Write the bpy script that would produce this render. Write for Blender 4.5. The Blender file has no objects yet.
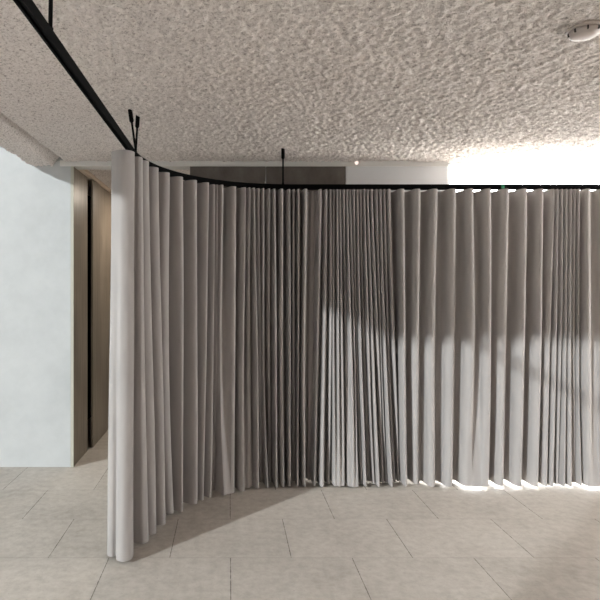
import bpy, bmesh, math, random
import numpy as np
from mathutils import Vector
random.seed(4); RNG = np.random.default_rng(11)
scene = bpy.context.scene
COL = scene.collection
CAM_Z = 1.6
CEIL = 2.715          # underside of the rough ceiling
F = 530.0             # focal length in pixels of the 600 px frame
PX0 = 229.0

# ------------------------------------------------------------------ helpers
def link(o, parent=None):
    COL.objects.link(o)
    if parent is not None:
        o.parent = parent
    return o

def obj(name, bm, mat, parent=None, smooth=False):
    me = bpy.data.meshes.new(name)
    bm.normal_update()
    bm.to_mesh(me); bm.free()
    me.materials.append(mat)
    if smooth:
        me.polygons.foreach_set('use_smooth', [True]*len(me.polygons))
    return link(bpy.data.objects.new(name, me), parent)

def tag(o, label, cat, group=None):
    o['label'] = label; o['category'] = cat
    if group: o['group'] = group
    return o

def struct(o):
    o['kind'] = 'structure'
    return o

def add_box(bm, x0, x1, y0, y1, z0, z1, bevel=0.0):
    vs = [bm.verts.new((x, y, z)) for x in (x0, x1) for y in (y0, y1) for z in (z0, z1)]
    idx = [(0,1,3,2),(4,6,7,5),(0,4,5,1),(2,3,7,6),(0,2,6,4),(1,5,7,3)]
    fs = [bm.faces.new([vs[i] for i in f]) for f in idx]
    if bevel > 0:
        es = set(e for f in fs for e in f.edges)
        bmesh.ops.bevel(bm, geom=list(es), offset=bevel, segments=2, affect='EDGES', profile=0.5)

def box(name, x0, x1, y0, y1, z0, z1, mat, parent=None, bevel=0.0):
    bm = bmesh.new(); add_box(bm, x0, x1, y0, y1, z0, z1, bevel)
    return obj(name, bm, mat, parent)

def add_tube(bm, a, b, r0, r1=None, n=16, caps=True):
    a, b = Vector(a), Vector(b); r1 = r0 if r1 is None else r1
    d = (b-a).normalized()
    u = d.orthogonal().normalized(); w = d.cross(u)
    A, B = [], []
    for i in range(n):
        t = 2*math.pi*i/n; k = u*math.cos(t)+w*math.sin(t)
        A.append(bm.verts.new(a+k*r0)); B.append(bm.verts.new(b+k*r1))
    for i in range(n):
        j = (i+1) % n
        bm.faces.new((A[i], A[j], B[j], B[i]))
    if caps:
        bm.faces.new(A[::-1]); bm.faces.new(B)

def add_lathe(bm, prof, c, n=40):
    rings = []
    for r, z in prof:
        rings.append([bm.verts.new((c[0]+r*math.cos(2*math.pi*i/n), c[1]+r*math.sin(2*math.pi*i/n), c[2]+z)) for i in range(n)])
    for a, b in zip(rings, rings[1:]):
        for i in range(n):
            j = (i+1) % n
            bm.faces.new((a[i], a[j], b[j], b[i]))
    bm.faces.new(rings[0][::-1]); bm.faces.new(rings[-1])

# ------------------------------------------------------------------ materials
class NT:
    def __init__(self, name):
        self.m = bpy.data.materials.new(name); self.m.use_nodes = True
        self.t = self.m.node_tree; self.t.nodes.clear()
        self.out = self.t.nodes.new('ShaderNodeOutputMaterial')
    def n(self, kind, **kw):
        x = self.t.nodes.new(kind)
        for k, v in kw.items(): setattr(x, k, v)
        return x
    def l(self, a, b): self.t.links.new(a, b)
    def math(self, op, a, b=None, c=None):
        x = self.n('ShaderNodeMath', operation=op)
        for i, v in enumerate((a, b, c)):
            if v is None: continue
            if isinstance(v, (int, float)): x.inputs[i].default_value = v
            else: self.l(v, x.inputs[i])
        return x.outputs[0]
    def noise(self, vec, scale, detail=4, rough=0.6):
        x = self.n('ShaderNodeTexNoise'); x.inputs['Scale'].default_value = scale
        x.inputs['Detail'].default_value = detail; x.inputs['Roughness'].default_value = rough
        if vec is not None: self.l(vec, x.inputs['Vector'])
        return x.outputs['Fac']
    def ramp(self, fac, stops):
        x = self.n('ShaderNodeValToRGB')
        el = x.color_ramp.elements
        while len(el) < len(stops): el.new(0.5)
        for e, (p, c) in zip(el, stops):
            e.position = p; e.color = (*c, 1) if len(c) == 3 else c
        self.l(fac, x.inputs['Fac'])
        return x.outputs['Color']
    def mix(self, fac, a, b, mode='MIX'):
        x = self.n('ShaderNodeMix', data_type='RGBA', blend_type=mode)
        for s, v in ((x.inputs['Factor'], fac), (x.inputs['A'], a), (x.inputs['B'], b)):
            if isinstance(v, (int, float)): s.default_value = v
            elif isinstance(v, tuple): s.default_value = (*v, 1)
            else: self.l(v, s)
        return x.outputs['Result']
    def coord(self, scale=(1,1,1)):
        c = self.n('ShaderNodeTexCoord'); mp = self.n('ShaderNodeMapping')
        mp.inputs['Scale'].default_value = scale
        self.l(c.outputs['Object'], mp.inputs['Vector'])
        return mp.outputs['Vector']
    def bsdf(self, color, rough=0.6, bump=None, strength=0.3, dist=0.01, metallic=0.0, spec=0.5):
        b = self.n('ShaderNodeBsdfPrincipled')
        for s, v in ((b.inputs['Base Color'], color), (b.inputs['Roughness'], rough)):
            if isinstance(v, tuple): s.default_value = (*v, 1)
            elif isinstance(v, (int, float)): s.default_value = v
            else: self.l(v, s)
        b.inputs['Metallic'].default_value = metallic
        b.inputs['Specular IOR Level'].default_value = spec
        if bump is not None:
            k = self.n('ShaderNodeBump'); k.inputs['Strength'].default_value = strength
            k.inputs['Distance'].default_value = dist
            self.l(bump, k.inputs['Height']); self.l(k.outputs['Normal'], b.inputs['Normal'])
        return b.outputs['BSDF']
    def done(self, shader):
        self.l(shader, self.out.inputs['Surface']); return self.m

def simple(name, color, rough=0.6, **kw):
    t = NT(name); return t.done(t.bsdf(color, rough, **kw))

def mat_plaster_wall():
    t = NT('limewashed wall'); v = t.coord()
    n1 = t.noise(v, 1.6, 6, 0.6); n2 = t.noise(v, 9.0, 5, 0.6)
    c = t.ramp(n1, [(0.3, (0.44, 0.458, 0.458)), (0.55, (0.50, 0.517, 0.517)), (0.75, (0.53, 0.545, 0.54))])
    c = t.mix(0.12, c, t.ramp(n2, [(0.35, (0.38, 0.395, 0.395)), (0.6, (0.56, 0.575, 0.57))]))
    return t.done(t.bsdf(c, 0.8, n2, 0.25, 0.006, spec=0.25))

def mat_ceiling():
    t = NT('rough sprayed plaster'); v = t.coord()
    n1 = t.noise(v, 75, 4, 0.75); n2 = t.noise(v, 170, 3, 0.6); n3 = t.noise(v, 1.3, 3, 0.5)
    c = t.ramp(n1, [(0.34, (0.26, 0.215, 0.19)), (0.46, (0.76, 0.69, 0.645)), (0.62, (0.92, 0.865, 0.825))])
    c = t.mix(0.22, c, t.ramp(n3, [(0.35, (0.72, 0.65, 0.605)), (0.65, (0.80, 0.745, 0.71))]))
    return t.done(t.bsdf(c, 0.95, n2, 1.0, 0.012, spec=0.1))

TW, TH, TX, TY = 0.718, 0.524, 0.009, 3.655
def mat_floor():
    t = NT('pale limestone tiles')
    c = t.n('ShaderNodeTexCoord'); s = t.n('ShaderNodeSeparateXYZ'); t.l(c.outputs['Object'], s.inputs[0])
    vec = c.outputs['Object']
    X, Y = s.outputs['X'], s.outputs['Y']
    ry = t.math('DIVIDE', t.math('SUBTRACT', Y, TY), TH)
    row = t.math('FLOOR', ry)
    fy = t.math('SUBTRACT', ry, row)
    par = t.math('MODULO', t.math('ADD', row, 100.0), 2.0)
    rx = t.math('ADD', t.math('DIVIDE', t.math('SUBTRACT', X, TX), TW), t.math('MULTIPLY', par, 0.5))
    colm = t.math('FLOOR', rx)
    fx = t.math('SUBTRACT', rx, colm)
    dx = t.math('MULTIPLY', t.math('MINIMUM', fx, t.math('SUBTRACT', 1.0, fx)), TW)
    dy = t.math('MULTIPLY', t.math('MINIMUM', fy, t.math('SUBTRACT', 1.0, fy)), TH)
    n_break = t.noise(vec, 34, 3, 0.7)
    jx = t.math('LESS_THAN', dx, t.math('MULTIPLY', t.math('SUBTRACT', n_break, 0.25), 0.0085))
    jy = t.math('LESS_THAN', dy, 0.0022)
    cv = t.n('ShaderNodeCombineXYZ'); t.l(row, cv.inputs[0]); t.l(colm, cv.inputs[1])
    wn = t.n('ShaderNodeTexWhiteNoise'); wn.noise_dimensions = '3D'; t.l(cv.outputs[0], wn.inputs['Vector'])
    n1 = t.noise(vec, 2.2, 6, 0.6); n2 = t.noise(vec, 18, 6, 0.7); n3 = t.noise(vec, 75, 3, 0.7)
    base = t.ramp(n1, [(0.3, (0.33, 0.292, 0.252)), (0.5, (0.46, 0.42, 0.368)), (0.7, (0.56, 0.518, 0.462))])
    tint = t.ramp(wn.outputs['Value'], [(0.0, (0.39, 0.355, 0.312)), (1.0, (0.52, 0.478, 0.428))])
    base = t.mix(0.45, base, tint)
    base = t.mix(0.35, base, t.ramp(n2, [(0.35, (0.27, 0.241, 0.21)), (0.5, (0.43, 0.393, 0.348)), (0.66, (0.58, 0.545, 0.50))]))
    pits = t.math('MULTIPLY', t.math('GREATER_THAN', n3, 0.66), t.math('GREATER_THAN', n1, 0.5))
    base = t.mix(t.math('MULTIPLY', pits, 0.55), base, (0.25, 0.22, 0.19))
    base = t.mix(t.math('MULTIPLY', jx, 0.85), base, (0.10, 0.085, 0.07))
    base = t.mix(t.math('MULTIPLY', jy, 0.6), base, (0.27, 0.24, 0.21))
    h = t.math('SUBTRACT', t.math('MULTIPLY', n2, 0.25), t.math('MAXIMUM', jx, t.math('MULTIPLY', jy, 0.4)))
    rough = t.math('ADD', t.math('MULTIPLY', n2, 0.25), 0.42)
    return t.done(t.bsdf(base, rough, h, 0.25, 0.004, spec=0.35))

def mat_wood():
    t = NT('weathered oak panel'); v = t.coord((22, 22, 0.9)); v2 = t.coord((3, 3, 1.2))
    n1 = t.noise(v, 2.0, 6, 0.6); n2 = t.noise(v2, 1.2, 3, 0.5)
    c = t.ramp(n1, [(0.3, (0.115, 0.092, 0.070)), (0.5, (0.20, 0.165, 0.13)), (0.72, (0.29, 0.245, 0.195))])
    c = t.mix(0.4, c, t.ramp(n2, [(0.35, (0.13, 0.105, 0.08)), (0.65, (0.25, 0.21, 0.165))]))
    return t.done(t.bsdf(c, 0.38, n1, 0.12, 0.003, spec=0.5))

def mat_dark_panel():
    t = NT('dark bronze panel'); v = t.coord((3, 3, 2))
    n = t.noise(v, 2.5, 6, 0.65)
    c = t.ramp(n, [(0.3, (0.085, 0.072, 0.060)), (0.6, (0.13, 0.112, 0.096)), (0.8, (0.19, 0.17, 0.15))])
    return t.done(t.bsdf(c, 0.5, n, 0.1, 0.004))

def mat_fabric():
    t = NT('grey curtain cloth'); v = t.coord((1, 1, 1))
    n1 = t.noise(v, 420, 2, 0.5); n2 = t.noise(t.coord((1, 1, 0.25)), 14, 4, 0.55)
    c = t.ramp(n2, [(0.3, (0.392, 0.370, 0.356)), (0.7, (0.443, 0.419, 0.404))])
    b = t.bsdf(c, 0.85, n1, 0.08, 0.0006, spec=0.10)
    tr = t.n('ShaderNodeBsdfTranslucent'); tr.inputs['Color'].default_value = (0.42, 0.39, 0.365, 1)
    mx = t.n('ShaderNodeMixShader'); mx.inputs[0].default_value = 0.15
    t.l(b, mx.inputs[1]); t.l(tr.outputs[0], mx.inputs[2])
    return t.done(mx.outputs[0])

def mat_glass():
    t = NT('window glass')
    tr = t.n('ShaderNodeBsdfTransparent'); tr.inputs['Color'].default_value = (0.96, 0.97, 0.97, 1)
    gl = t.n('ShaderNodeBsdfGlossy'); gl.inputs['Roughness'].default_value = 0.02
    mx = t.n('ShaderNodeMixShader'); mx.inputs[0].default_value = 0.06
    t.l(tr.outputs[0], mx.inputs[1]); t.l(gl.outputs[0], mx.inputs[2])
    return t.done(mx.outputs[0])

def mat_emit(name, color, strength):
    t = NT(name); e = t.n('ShaderNodeEmission')
    e.inputs['Color'].default_value = (*color, 1); e.inputs['Strength'].default_value = strength
    return t.done(e.outputs[0])

M_WALL = mat_plaster_wall(); M_CEIL = mat_ceiling(); M_FLOOR = mat_floor(); M_WOOD = mat_wood()
M_DARK = mat_dark_panel(); M_FAB = mat_fabric(); M_GLASS = mat_glass()
M_PANEL = simple('pale grey lacquered panel', (0.66, 0.67, 0.68), 0.5)
M_STRIP = simple('pale plaster strip', (0.66, 0.65, 0.62), 0.6)
M_BLACK = simple('black powder coated metal', (0.003, 0.003, 0.003), 0.75, spec=0.05)
M_GAP_SHADE = simple('near black gap shade', (0.006, 0.005, 0.004), 0.9, spec=0.1)  # near black colour stands in for the shade inside the gap
M_EDGE = simple('pale raw edge', (0.46, 0.45, 0.38), 0.6)
M_RAIL = simple('pale timber trim', (0.62, 0.50, 0.40), 0.5)
M_PLASTIC = simple('warm white plastic', (0.50, 0.44, 0.40), 0.5)
M_SLOT = simple('dark vent slot', (0.03, 0.025, 0.02), 0.7)
M_ALU = simple('white window frame', (0.82, 0.83, 0.83), 0.4)
M_GREEN = simple('green sticker', (0.02, 0.22, 0.10), 0.5)
M_CONC = simple('grey concrete wall', (0.29, 0.255, 0.23), 0.8)
M_TERRACE = simple('pale terrace stone', (0.72, 0.71, 0.69), 0.8)

# ------------------------------------------------------------------ rough ceiling
def blur(a, r):
    for ax in (0, 1):
        k = np.zeros_like(a)
        for d in range(-r, r+1): k += np.roll(a, d, axis=ax)
        a = k/(2*r+1)
    return a
def lump(shape, r):
    a = blur(blur(RNG.standard_normal(shape), r), r); return a/a.std()

def rough_sheet(name, xs, ys, zfun, amp):
    nx, ny = len(xs), len(ys)
    f1 = blur(RNG.standard_normal((nx, ny)), 1); h = 0.95*f1/f1.std()+0.4*lump((nx, ny), 1)+0.15*lump((nx, ny), 6)
    h = np.clip(h, -2.2, 1.6)
    X, Y = np.meshgrid(xs, ys, indexing='ij')
    Z = zfun(X, Y) + amp*h
    co = np.stack([X, Y, Z], -1).reshape(-1, 3)
    i = np.arange(nx*ny).reshape(nx, ny)
    q = np.stack([i[:-1, :-1], i[:-1, 1:], i[1:, 1:], i[1:, :-1]], -1).reshape(-1, 4)
    me = bpy.data.meshes.new(name)
    me.vertices.add(len(co)); me.vertices.foreach_set('co', co.ravel().astype(np.float32))
    me.loops.add(q.size); me.loops.foreach_set('vertex_index', q.ravel().astype(np.int32))
    me.polygons.add(len(q))
    me.polygons.foreach_set('loop_start', np.arange(0, q.size, 4, dtype=np.int32))
    me.polygons.foreach_set('loop_total', np.full(len(q), 4, dtype=np.int32))
    me.update(); me.validate()
    me.polygons.foreach_set('use_smooth', np.ones(len(q), dtype=bool))
    me.materials.append(M_CEIL)
    return struct(link(bpy.data.objects.new(name, me)))

EDGE_X = -1.77; SLAB_Y = 1.45
def smooth(a, b, x):
    t = np.clip((x-a)/(b-a), 0, 1); return t*t*(3-2*t)
def ceil_z(X, Y):
    z = np.full_like(X, CEIL)
    z = z - 0.036*(1-smooth(-1.575, -1.53, X))            # lower rim along the slab edge
    z = z + 0.042*np.exp(-((X+1.495)/0.028)**2)            # groove beside it
    wob = 0.012*np.sin(Y*9.1)+0.010*np.sin(Y*23.0+1)
    z = z + 0.22*smooth(0.0, 0.012, (EDGE_X+0.012+wob*0.6)-X)   # the broken slab edge turning up
    return z
xs = np.concatenate([np.arange(-1.80, 3.9, 0.0078), np.arange(3.95, 6.2, 0.05)])
ys = np.concatenate([np.arange(SLAB_Y, 1.75, 0.02), np.arange(1.76, 4.80, 0.0078)])
rough_sheet('ceiling', xs, ys, ceil_z, 0.0038)
xs2 = np.arange(-1.80, -0.20, 0.012); ys2 = np.concatenate([np.arange(4.70, 6.6, 0.012), np.arange(6.62, 9.7, 0.05)])
rough_sheet('ceiling', xs2, ys2, lambda X, Y: np.full_like(X, CEIL-0.005), 0.0042)

# ------------------------------------------------------------------ shell
WY = 4.71                                     # plane of the back wall
struct(box('floor', -4.9, 6.3, -4.3, 9.7, -0.12, 0.0, M_FLOOR))
struct(box('wall_back', -4.9, -1.408, WY, WY+0.45, 0, 6.3, M_WALL))
struct(box('trim_1', -1.5, 1.94, WY-0.01, WY+0.13, 2.672, 2.724, M_STRIP))
# tall space around the rough slab, unseen part shaped to let the sun in
bm = bmesh.new()
add_box(bm, -4.9, -4.6, -4.3, -3.6, 0, 6.3); add_box(bm, -4.9, -4.6, 4.2, 4.72, 0, 6.3)
add_box(bm, -4.9, -4.6, -3.6, 4.2, 0, 0.25); add_box(bm, -4.9, -4.6, -3.6, 4.2, 5.9, 6.3)
struct(obj('wall_left', bm, M_CONC))
struct(box('wall_rear', -2.83, 6.3, -1.45, -1.2, 0, 6.3, M_CONC))  # unseen wall, its left end placed to cast the corner floor shadow
struct(box('wall_rear', -4.9, -2.8, -4.5, -4.3, 0, 6.3, M_CONC))
struct(box('wall_rear', -2.83, -2.63, -4.3, -1.45, 0, 6.3, M_CONC))
bm = bmesh.new()
add_box(bm, 6.1, 6.3, -1.2, 2.75, 0, 6.3); add_box(bm, 6.1, 6.3, 3.85, WY+0.1, 0, 6.3)
add_box(bm, 6.1, 6.3, 2.75, 3.85, 0, 0.2); add_box(bm, 6.1, 6.3, 2.75, 3.85, 2.5, 6.3)
struct(obj('wall_right', bm, M_CONC))
struct(box('wall_upper', EDGE_X+0.02, -1.55, SLAB_Y, WY+0.1, 2.85, 6.3, M_CONC))
struct(box('wall_upper', EDGE_X+0.02, 6.1, SLAB_Y-0.06, SLAB_Y+0.05, 2.70, 6.3, M_CONC))  # unseen front edge, placed to cut the sun off the upper curtain
struct(box('ceiling', -4.9, 6.3, -4.5, SLAB_Y+0.15, 6.3, 6.45, M_CONC))
struct(box('ceiling', -4.9, -1.55, SLAB_Y+0.15, WY+0.45, 6.3, 6.45, M_CONC))
struct(box('ceiling', -1.74, 6.3, SLAB_Y+0.15, 4.80, 2.86, 2.95, M_STRIP))      # slab above the plaster
# hall behind the doorway
struct(box('wall_hall', -0.347, -0.20, WY+0.13, 9.6, 0, 2.86, M_STRIP))
struct(box('wall_hall_end', -1.8, -0.2, 9.5, 9.65, 0, 2.86, M_WALL))
struct(box('ceiling', -1.9, -0.2, WY, 9.65, 2.86, 2.95, M_STRIP))

# doorway lining, shadow gap and oak wall panels of the hall
dl = link(bpy.data.objects.new('door_lining', None)); dl.location = (-1.39, 4.95, 0)
def rel(o, par):
    o.location = -par.location; return o
lin = rel(box('lining_panel', -1.403, -1.383, WY+0.012, 5.18, 0, 2.672, M_WOOD, dl), dl)
edg = rel(box('lining_edge', -1.405, -1.382, WY-0.004, WY+0.012, 0, 2.672, M_EDGE, dl), dl)
edg['label'] = 'pale front edge'
tag(dl, 'oak doorway lining board at the end of the white wall', 'door frame')
struct(box('wall_hall_left', -1.9, -1.70, WY+0.45, 9.6, 0, 2.86, M_GAP_SHADE))  # blackened so the gap between lining and panel reads as deep shade
hp = tag(box('hall_panel', -1.377, -1.355, 5.28, 9.5, 0, 2.672, M_WOOD, bevel=0.003),
         'tall oak wall panel deeper in the hall, past the black gap', 'wall panel')
struct(box('trim_2', -1.45, -1.335, WY+0.13, 9.5, 2.672, 2.705, M_RAIL))

# dark and pale panels above and behind the curtain
tag(box('dark_cladding_panel', -0.347, 0.326, WY, WY+0.13, 0, 2.672, M_DARK, bevel=0.002),
    'dark brown wall panel next to the doorway, left of the two', 'wall panel', 'dark panels behind the curtain')
tag(box('dark_cladding_panel', 0.330, 1.037, WY, WY+0.13, 0, 2.672, M_DARK, bevel=0.002),
    'dark brown wall panel touching the pale grey panel, right of the two', 'wall panel', 'dark panels behind the curtain')
tag(box('pale_cladding_panel', 1.041, 1.94, WY, WY+0.13, 0, 2.672, M_PANEL, bevel=0.002),
    'pale grey wall panel between dark panels and the bright window', 'wall panel')
# window behind the curtain
bm = bmesh.new()
for a in ((1.94, 6.1, 0.0, 0.035), (1.94, 6.1, 2.70, 2.86)):
    add_box(bm, a[0], a[1], WY+0.03, WY+0.10, a[2], a[3])
for x in (1.94, 4.1, 6.07):
    add_box(bm, x, x+0.03, WY+0.03, WY+0.10, 0.0, 2.80)
wf = struct(obj('window_1', bm, M_ALU))
box('window_pane', 1.965, 6.075, WY+0.06, WY+0.068, 0.03, 2.715, M_GLASS, wf)
bm = bmesh.new()
for z in (0.25, 5.85): add_box(bm, -4.85, -4.75, -3.6, 4.2, z, z+0.05)
for y in (-3.6, 4.15): add_box(bm, -4.85, -4.75, y, y+0.05, 0.25, 5.9)
wl = struct(obj('window_2', bm, M_ALU))
box('window_pane', -4.805, -4.797, -3.56, 4.16, 0.29, 5.86, M_GLASS, wl)
bm = bmesh.new()
for z in (0.2, 2.45): add_box(bm, 6.16, 6.24, 2.75, 3.85, z, z+0.05)
for y_ in (2.75, 3.80): add_box(bm, 6.16, 6.24, y_, y_+0.05, 0.2, 2.5)
wr = struct(obj('added_side_window', bm, M_ALU))  # unseen window, added to light the curtain folds from the right
box('window_pane', 6.196, 6.204, 2.79, 3.81, 0.24, 2.46, M_GLASS, wr)
struct(box('terrace', -0.2, 12.0, WY+0.14, 14.0, -0.14, -0.02, M_TERRACE))

# ------------------------------------------------------------------ curtain track
RX, RY, RR = -0.58, 4.285, 1.10               # straight run, far run, bend radius
S1 = RY-RR                                     # s = Y on the first straight
ARC = RR*math.pi/2
def path(s):
    s = np.asarray(s, float)
    a = np.clip((s-S1)/RR, 0, math.pi/2)
    x = RX + RR - RR*np.cos(a) + np.maximum(s-S1-ARC, 0)
    y = np.minimum(s, S1) + RR*np.sin(a)
    nx, ny = np.cos(a), -np.sin(a)             # normal towards the camera side
    return x, y, nx, ny
track = link(bpy.data.objects.new('curtain_track', None)); track.location = (0.437, RY, CAM_Z+0.785)
tag(track, 'black ceiling-hung curtain track bending from left foreground along the back', 'curtain track')
ss = np.concatenate([np.linspace(-1.2, S1, 30), np.linspace(S1, S1+ARC, 60)[1:], np.linspace(S1+ARC, S1+ARC+3.9, 20)[1:]])
x, y, nx, ny = path(ss)
zb, zt, hw = CAM_Z+0.786, CAM_Z+0.828, 0.0125
bm = bmesh.new(); prev = None
for i in range(len(ss)):
    ring = []
    for o_, z_ in ((hw, zb), (hw, zt), (-hw, zt), (-hw, zb), (-0.004, zb), (-0.004, zb+0.012), (0.004, zb+0.012), (0.004, zb)):
        ring.append(bm.verts.new((x[i]+nx[i]*o_, y[i]+ny[i]*o_, z_)))
    if prev:
        for k in range(8): bm.faces.new((prev[k], prev[(k+1) % 8], ring[(k+1) % 8], ring[k]))
    else: bm.faces.new(ring)
    prev = ring
bm.faces.new(prev[::-1])
rel(obj('rail', bm, M_BLACK, track), track)
def hanger(top, bot):
    top, bot = Vector(top), Vector(bot)
    bm = bmesh.new(); add_tube(bm, bot, top, 0.0070)
    add_tube(bm, bot-Vector((0, 0, 0.004)), bot+(top-bot)*0.05, 0.0095)
    h = rel(obj('hanger_rod', bm, M_BLACK, track, True), track)
    bm = bmesh.new(); d = (top-bot).normalized()
    add_tube(bm, top-d*0.075, top, 0.0140); add_tube(bm, top-d*0.085, top-d*0.075, 0.0075, 0.0140)
    obj('sleeve', bm, M_BLACK, h)
TZ = CEIL+0.004; BZ = zt-0.001
hanger((-0.575, 1.72, TZ), (-0.580, 1.72, BZ))
hanger((-0.624, 3.34, TZ), (-0.583, 3.34, BZ))
hanger((-0.594, 3.456, TZ), (-0.606, 3.43, BZ))
hanger((0.437, RY, TZ), (0.437, RY, BZ))
hanger((3.75, RY, TZ), (3.75, RY, BZ))
gx = (502-PX0)*RY/F
g = rel(box('green_marker', gx-0.014, gx+0.014, RY-hw-0.0015, RY-hw, zb+0.008, zt-0.008, M_GREEN, track), track)
g['label'] = 'small dark green marker on the track'

# ------------------------------------------------------------------ curtain
# every fold crest: pixel at the heading, pixel at the hem, how far it stands forward at heading and hem, and the valley after it
R = 1.0; W_ = -0.35
folds = [
 (148.5,156,1,1,-1,-1),(158,165,1,1,-1,-1),(169,173.5,1,.5,-1,-.6),(182,182,1,1,-1,-1),(196,197,1,1,-1,-1),
 (208.5,203,1,.9,-1.7,-1.5),(214.5,210.5,.6,.8,-.4,-1),(217.5,214.5,.7,W_,-.6,-.8),(222,219.5,.9,1,-.9,.7),(235,233.5,.8,.9,-1,-1),
 (245.5,243,.8,1,-.5,.3),(250,250,.9,.5,-.7,.2),(254.5,258,.9,1,-.6,-.9),(259,262,.8,W_,-.6,-.8),(263.5,266,.9,1,-1,-.9),
 (269.5,271,.9,-.5,-.7,-.8),(274.5,276.5,.9,1,-1,-.5),(282,283.5,1,.9,-1,-1),(289.5,290,.8,.9,-.6,-.8),(294,294,.8,W_,-.7,-.7),
 (298.5,297.5,.9,1,-1,-.8),(305.5,304.5,1,1,-.6,-1.4),(313,309,-.5,-.7,-.7,-.9),(320.5,314.5,.8,.7,-.6,-.6),
 (326.5,322.5,.7,1,-.4,-.5),(331,329,.7,.2,-.4,-.8),(334,335,.7,.9,-.3,.6),(337.5,339.5,.8,1,-.4,.7),(340.5,344,.7,.9,-.3,-.9),
 (344,349,.8,.9,-.4,.5),(347.5,353.5,.7,1,-.3,.6),(350.5,358,.7,.9,-.3,-.8),(354,362,.8,.4,-.4,-.4),(358,365.5,.7,1,-.4,-.5),
 (361,370,.7,-.2,-.3,-.5),(364.5,374,.8,.5,-.4,.2),(368,379,.8,1,-.4,-.7),(372,383,.8,0,-.5,-.6),(377,387,.8,-.1,-.5,-.8),
 (381,391.5,.8,1,-.4,-.8),(385,395,.8,-.3,-.4,-.9),(389,399,.9,-.2,-1.5,-1.2),
 (402,405.5,1,1,-1,-1),(418,417,1,.35,-1,-.6),(435,432.5,1,1,-1,-.6),(453.5,450,1,.9,-1,-1),(471,467,1,.75,-1,.55),(489,487,1,1,-1,-1),
 (506.5,501.5,1,.9,-1,-1),(525,519.5,1,1,-1,-1),(542,537,1,1,-1,-1),(554,546.5,.8,.8,-.3,-.6),(558,552.5,.8,.8,-.3,-.6),
 (562.5,558,.8,.3,-.3,-.5),(567,564.5,.8,1,-.4,-.6),(571.5,571,.8,.9,-.3,-.6),(575.5,575,.8,.1,-.3,-.4),(579,579.5,.9,.8,-1,-.9),
 (588,589,1,.9,-.4,.6),(606,603,1,1,-1,-.6)]
px = 624
while px < 735:
    folds.append((px, px-1+random.uniform(-3, 3), 1, 1, -1, -1)); px += 18
folds = np.array(folds, float)
mid = (folds[:, 0] > 240) & (folds[:, 0] < 312)
wide = folds[:, 5] > 0.4; folds[wide, 5] = 0.9; folds[mid, 4] = np.minimum(folds[mid, 4], -0.85)
A_TOP, A_BOT = 0.074, 0.086
table = np.linspace(2.7, S1+ARC+4.4, 9000)
def crest_s(pxs, amps, A):
    out = np.zeros(len(pxs))
    X_, Y_, NX, NY = path(table)
    for i, (p, a) in enumerate(zip(pxs, amps)):
        pr = PX0+F*(X_+NX*a*A)/(Y_+NY*a*A)
        out[i] = np.interp(p, np.maximum.accumulate(pr), table)
    return out
sT = crest_s(folds[:, 0], folds[:, 2], A_TOP); sB = crest_s(folds[:, 1], folds[:, 3], A_BOT)
for s_ in (sT, sB):
    for i in range(1, len(s_)): s_[i] = max(s_[i], s_[i-1]+0.012)

WANDER = np.clip(RNG.normal(0, 0.006, len(sT)), -0.009, 0.009); BREATH = RNG.normal(0, 0.22, len(sT))
NH = 14                                       # samples per half fold
def hermite(ctrl, n_out):                     # smooth curve through control points
    c = np.array(ctrl, float); d = np.r_[0, np.cumsum(np.hypot(*np.diff(c, axis=0).T))]
    m = np.gradient(c, d, axis=0)
    # equal number of samples between each pair of controls keeps top and hem matched
    res = []
    for i in range(len(c)-1):
        h = d[i+1]-d[i]
        for t in np.linspace(0, 1, n_out, endpoint=False):
            res.append((2*t**3-3*t**2+1)*c[i]+(t**3-2*t**2+t)*h*m[i]+(-2*t**3+3*t**2)*c[i+1]+(t**3-t**2)*h*m[i+1])
    return np.array(res)
lead_bot = [(-.665,3.31),(-.708,3.22),(-.722,3.15),(-.708,3.112),(-.685,3.102),(-.664,3.112),(-.650,3.068),(-.612,3.045),(-.578,3.060),(-.565,3.13),(-.605,3.21),(-.605,3.285),(-.568,3.272),(-.532,3.260),(-.505,3.282),(-.62,3.40)]
lead_top = [(-.655,3.20),(-.680,3.14),(-.682,3.08),(-.668,3.045),(-.650,3.035),(-.630,3.022),(-.600,3.015),(-.568,3.03),(-.548,3.07),(-.580,3.13),(-.585,3.17),(-.560,3.175),(-.544,3.172),(-.530,3.182),(-.524,3.21),(-.63,3.31)]
def row_points(k):
    """plan outline of the cloth at hem weight k (0 heading .. 1 hem)"""
    bell = math.sin(math.pi*k)
    sc = sT*(1-k)+sB*k + WANDER*bell; A = A_TOP*(1-k)+A_BOT*k
    am = (folds[:, 2]*(1-k)+folds[:, 3]*k)*(1+BREATH*bell); va = folds[:, 4]*(1-k)+folds[:, 5]*k
    lead = hermite(np.array(lead_top)*(1-k)+np.array(lead_bot)*k, 6)
    pts = []
    n = len(sc)
    for i in range(n):
        # rise into the crest
        if i == 0: s0 = sc[0]-0.09; v0 = -0.95
        else: s0 = 0.5*(sc[i-1]+sc[i]); v0 = va[i-1]
        for (sa, sb, na, nb) in ((s0, sc[i], v0, am[i]), (sc[i], 0.5*(sc[i]+sc[i+1]) if i+1 < n else sc[i]+0.07, am[i], va[i])):
            rise = nb > na
            for q in range(NH):
                t = q/NH
                ts = t+(0.92 if abs(sb-sa) < 0.05 else 0.78)*math.sin(4*math.pi*t*0.5)/(2*math.pi)       # full round crest, steep flanks
                off = na+(nb-na)*(0.5-0.5*math.cos(math.pi*t))
                pts.append((sa+(sb-sa)*ts, off*A))
    pts = np.array(pts)
    X_, Y_, NX, NY = path(pts[:, 0])
    body = np.stack([X_+NX*pts[:, 1], Y_+NY*pts[:, 1]], -1)
    return np.concatenate([lead, body])
CZ0, CZ1 = 0.018, CAM_Z+0.781
HEAD = 0.095
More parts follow.
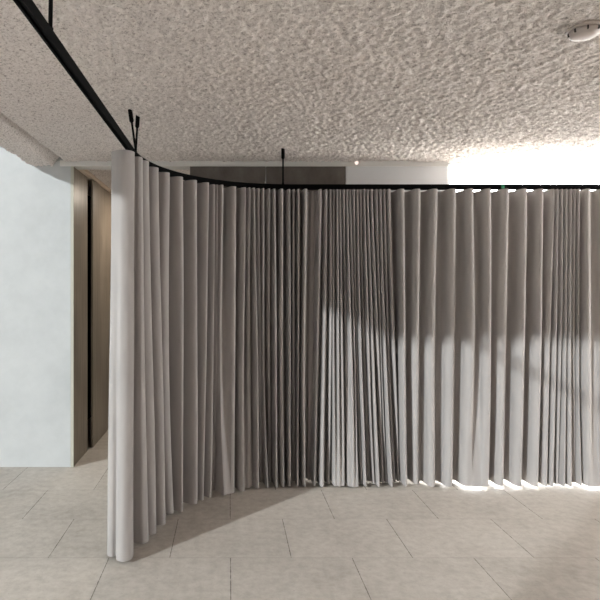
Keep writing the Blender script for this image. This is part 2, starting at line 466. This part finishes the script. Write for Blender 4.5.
def cloth(name, zs, parent=None):
    rows = []
    for z in zs:
        v = np.clip((CZ1-HEAD-z)/(CZ1-HEAD-CZ0), 0, 1)
        k = 0.75*v+0.25*v*v
        p = row_points(k)
        # soft sway of each fold down its drop
        u = np.arange(len(p))
        sway = 0.004*math.sin(math.pi*v)*np.sin(u*0.083+v*3.1+np.sin(u*0.021)*2)
        hem = 0.004*np.sin(u*0.031)*v**6
        rows.append(np.column_stack([p[:, 0]+sway, p[:, 1]+0.5*sway, np.full(len(p), z)+hem]))
    g = np.array(rows); nv, nu = g.shape[:2]
    i = np.arange(nv*nu).reshape(nv, nu)
    q = np.stack([i[:-1, :-1], i[1:, :-1], i[1:, 1:], i[:-1, 1:]], -1).reshape(-1, 4)
    me = bpy.data.meshes.new(name)
    me.from_pydata(g.reshape(-1, 3).tolist(), [], q.tolist())
    me.polygons.foreach_set('use_smooth', np.ones(len(q), dtype=bool))
    me.materials.append(M_FAB)
    o = link(bpy.data.objects.new(name, me), parent)
    md = o.modifiers.new('cloth thickness', 'SOLIDIFY'); md.thickness = 0.003; md.offset = 0; md.use_rim = False
    return o
curtain = cloth('curtain', np.r_[np.linspace(CZ1-HEAD, CZ0+0.03, 34), CZ0])
tag(curtain, 'long grey floor-length curtain in deep folds hanging from the black track', 'curtain')
cloth('heading_band', np.linspace(CZ1, CZ1-HEAD-0.002, 4), curtain)

# ------------------------------------------------------------------ ceiling detector, top right
dc = (1.530, 2.28, CEIL+0.002)
det = link(bpy.data.objects.new('smoke_detector', None)); det.location = dc
tag(det, 'round off-white smoke detector with dark vents on the rough ceiling', 'smoke detector')
bm = bmesh.new(); add_lathe(bm, [(0.068, 0.0), (0.070, -0.010), (0.066, -0.014)], (0, 0, 0)); obj('base', bm, M_PLASTIC, det)
bm = bmesh.new(); add_lathe(bm, [(0.060, -0.012), (0.060, -0.024), (0.054, -0.036), (0.042, -0.042), (0.018, -0.045)], (0, 0, 0)); obj('cover', bm, M_PLASTIC, det, True)
for k in range(8):
    a = 2*math.pi*(k+0.5)/8
    bm = bmesh.new(); add_box(bm, 0.048, 0.0625, -0.003, 0.003, -0.032, -0.017)
    bmesh.ops.rotate(bm, verts=bm.verts, cent=(0, 0, 0), matrix=__import__('mathutils').Matrix.Rotation(a, 3, 'Z'))
    obj('vent_slot', bm, M_SLOT, det)

# small warm emissive disc on the pale strip
lx = (356.5-PX0)*(WY-0.01)/F
bm = bmesh.new(); add_lathe(bm, [(0.016, 0), (0.016, 0.012), (0.012, 0.016)], (0, 0, 0), 24)
bmesh.ops.rotate(bm, verts=bm.verts, cent=(0, 0, 0), matrix=__import__('mathutils').Matrix.Rotation(math.pi/2, 3, 'X'))
disc = obj('strip_glow', bm, mat_emit('warm lamp glow', (1.0, 0.80, 0.70), 1.0)); disc.location = (lx, WY-0.01, 2.70)
tag(disc, 'tiny warm glowing disc on the pale strip above the panels', 'light')

# ------------------------------------------------------------------ light
SUN_E = 3.3
def light(name, kind, loc, energy, color=(1, 1, 1), rot=None, **kw):
    d = bpy.data.lights.new(name, kind); d.energy = energy; d.color = color
    for k, v in kw.items(): setattr(d, k, v)
    o = link(bpy.data.objects.new(name, d)); o.location = loc
    if rot is not None: o.rotation_euler = rot
    return o
el = math.radians(20)
sd = Vector((0.735*math.cos(el), 0.678*math.cos(el), -math.sin(el)))
sun = light('sun', 'SUN', (-6, -4, 5), SUN_E, (0.95, 0.98, 1.0), angle=math.radians(1.7))
sun.rotation_euler = sd.to_track_quat('-Z', 'Y').to_euler()
light('hall_lamp', 'AREA', (-0.75, 6.0, 2.66), 15, (1.0, 0.88, 0.74), shape='DISK', size=0.18)
# sampling portals in the two windows
def portal(loc, sx, sy, direction):
    o = light('window_portal', 'AREA', loc, 1)
    o.data.shape = 'RECTANGLE'; o.data.size = sx; o.data.size_y = sy
    o.rotation_euler = Vector(direction).to_track_quat('-Z', 'Y').to_euler()
    o.data.cycles.is_portal = True
portal((6.32, 3.3, 1.35), 1.1, 2.2, (-1, 0, 0))
portal((4.02, WY+0.12, 1.37), 4.1, 2.7, (0, -1, 0))
portal((-4.88, 0.3, 3.08), 7.7, 5.6, (1, 0, 0))

w = bpy.data.worlds.new('sky'); scene.world = w; w.use_nodes = True
nt = w.node_tree; nt.nodes.clear()
tc = nt.nodes.new('ShaderNodeTexCoord')
dot = nt.nodes.new('ShaderNodeVectorMath'); dot.operation = 'DOT_PRODUCT'; dot.inputs[1].default_value = (0.6, 0.8, 0)
nt.links.new(tc.outputs['Generated'], dot.inputs[0])
rp = nt.nodes.new('ShaderNodeValToRGB')
rp.color_ramp.elements[0].position = 0.30; rp.color_ramp.elements[0].color = (0.80*.11, 0.92*.11, 1.0*.11, 1)
rp.color_ramp.elements[1].position = 0.62; rp.color_ramp.elements[1].color = (2.93, 2.88, 2.87, 1)
mr = nt.nodes.new('ShaderNodeMapRange'); mr.inputs[1].default_value = -1; mr.inputs[2].default_value = 1
nt.links.new(dot.outputs['Value'], mr.inputs[0]); nt.links.new(mr.outputs[0], rp.inputs['Fac'])
bg = nt.nodes.new('ShaderNodeBackground'); bg.inputs['Strength'].default_value = 8.0
nt.links.new(rp.outputs['Color'], bg.inputs['Color'])
wo = nt.nodes.new('ShaderNodeOutputWorld'); nt.links.new(bg.outputs[0], wo.inputs['Surface'])

# ------------------------------------------------------------------ camera
cd = bpy.data.cameras.new('camera'); cd.sensor_width = 36; cd.lens = F/600*36
cd.shift_x = (300-PX0)/600; cd.shift_y = -(300-287)/600
cam = link(bpy.data.objects.new('camera', cd)); cam.location = (0, 0, CAM_Z); cam.rotation_euler = (math.pi/2, 0, 0)
scene.camera = cam
vs = scene.view_settings
vs.view_transform = 'Standard'; vs.look = 'None'; vs.gamma = 1; vs.use_curve_mapping = False
vs.exposure = 0.32
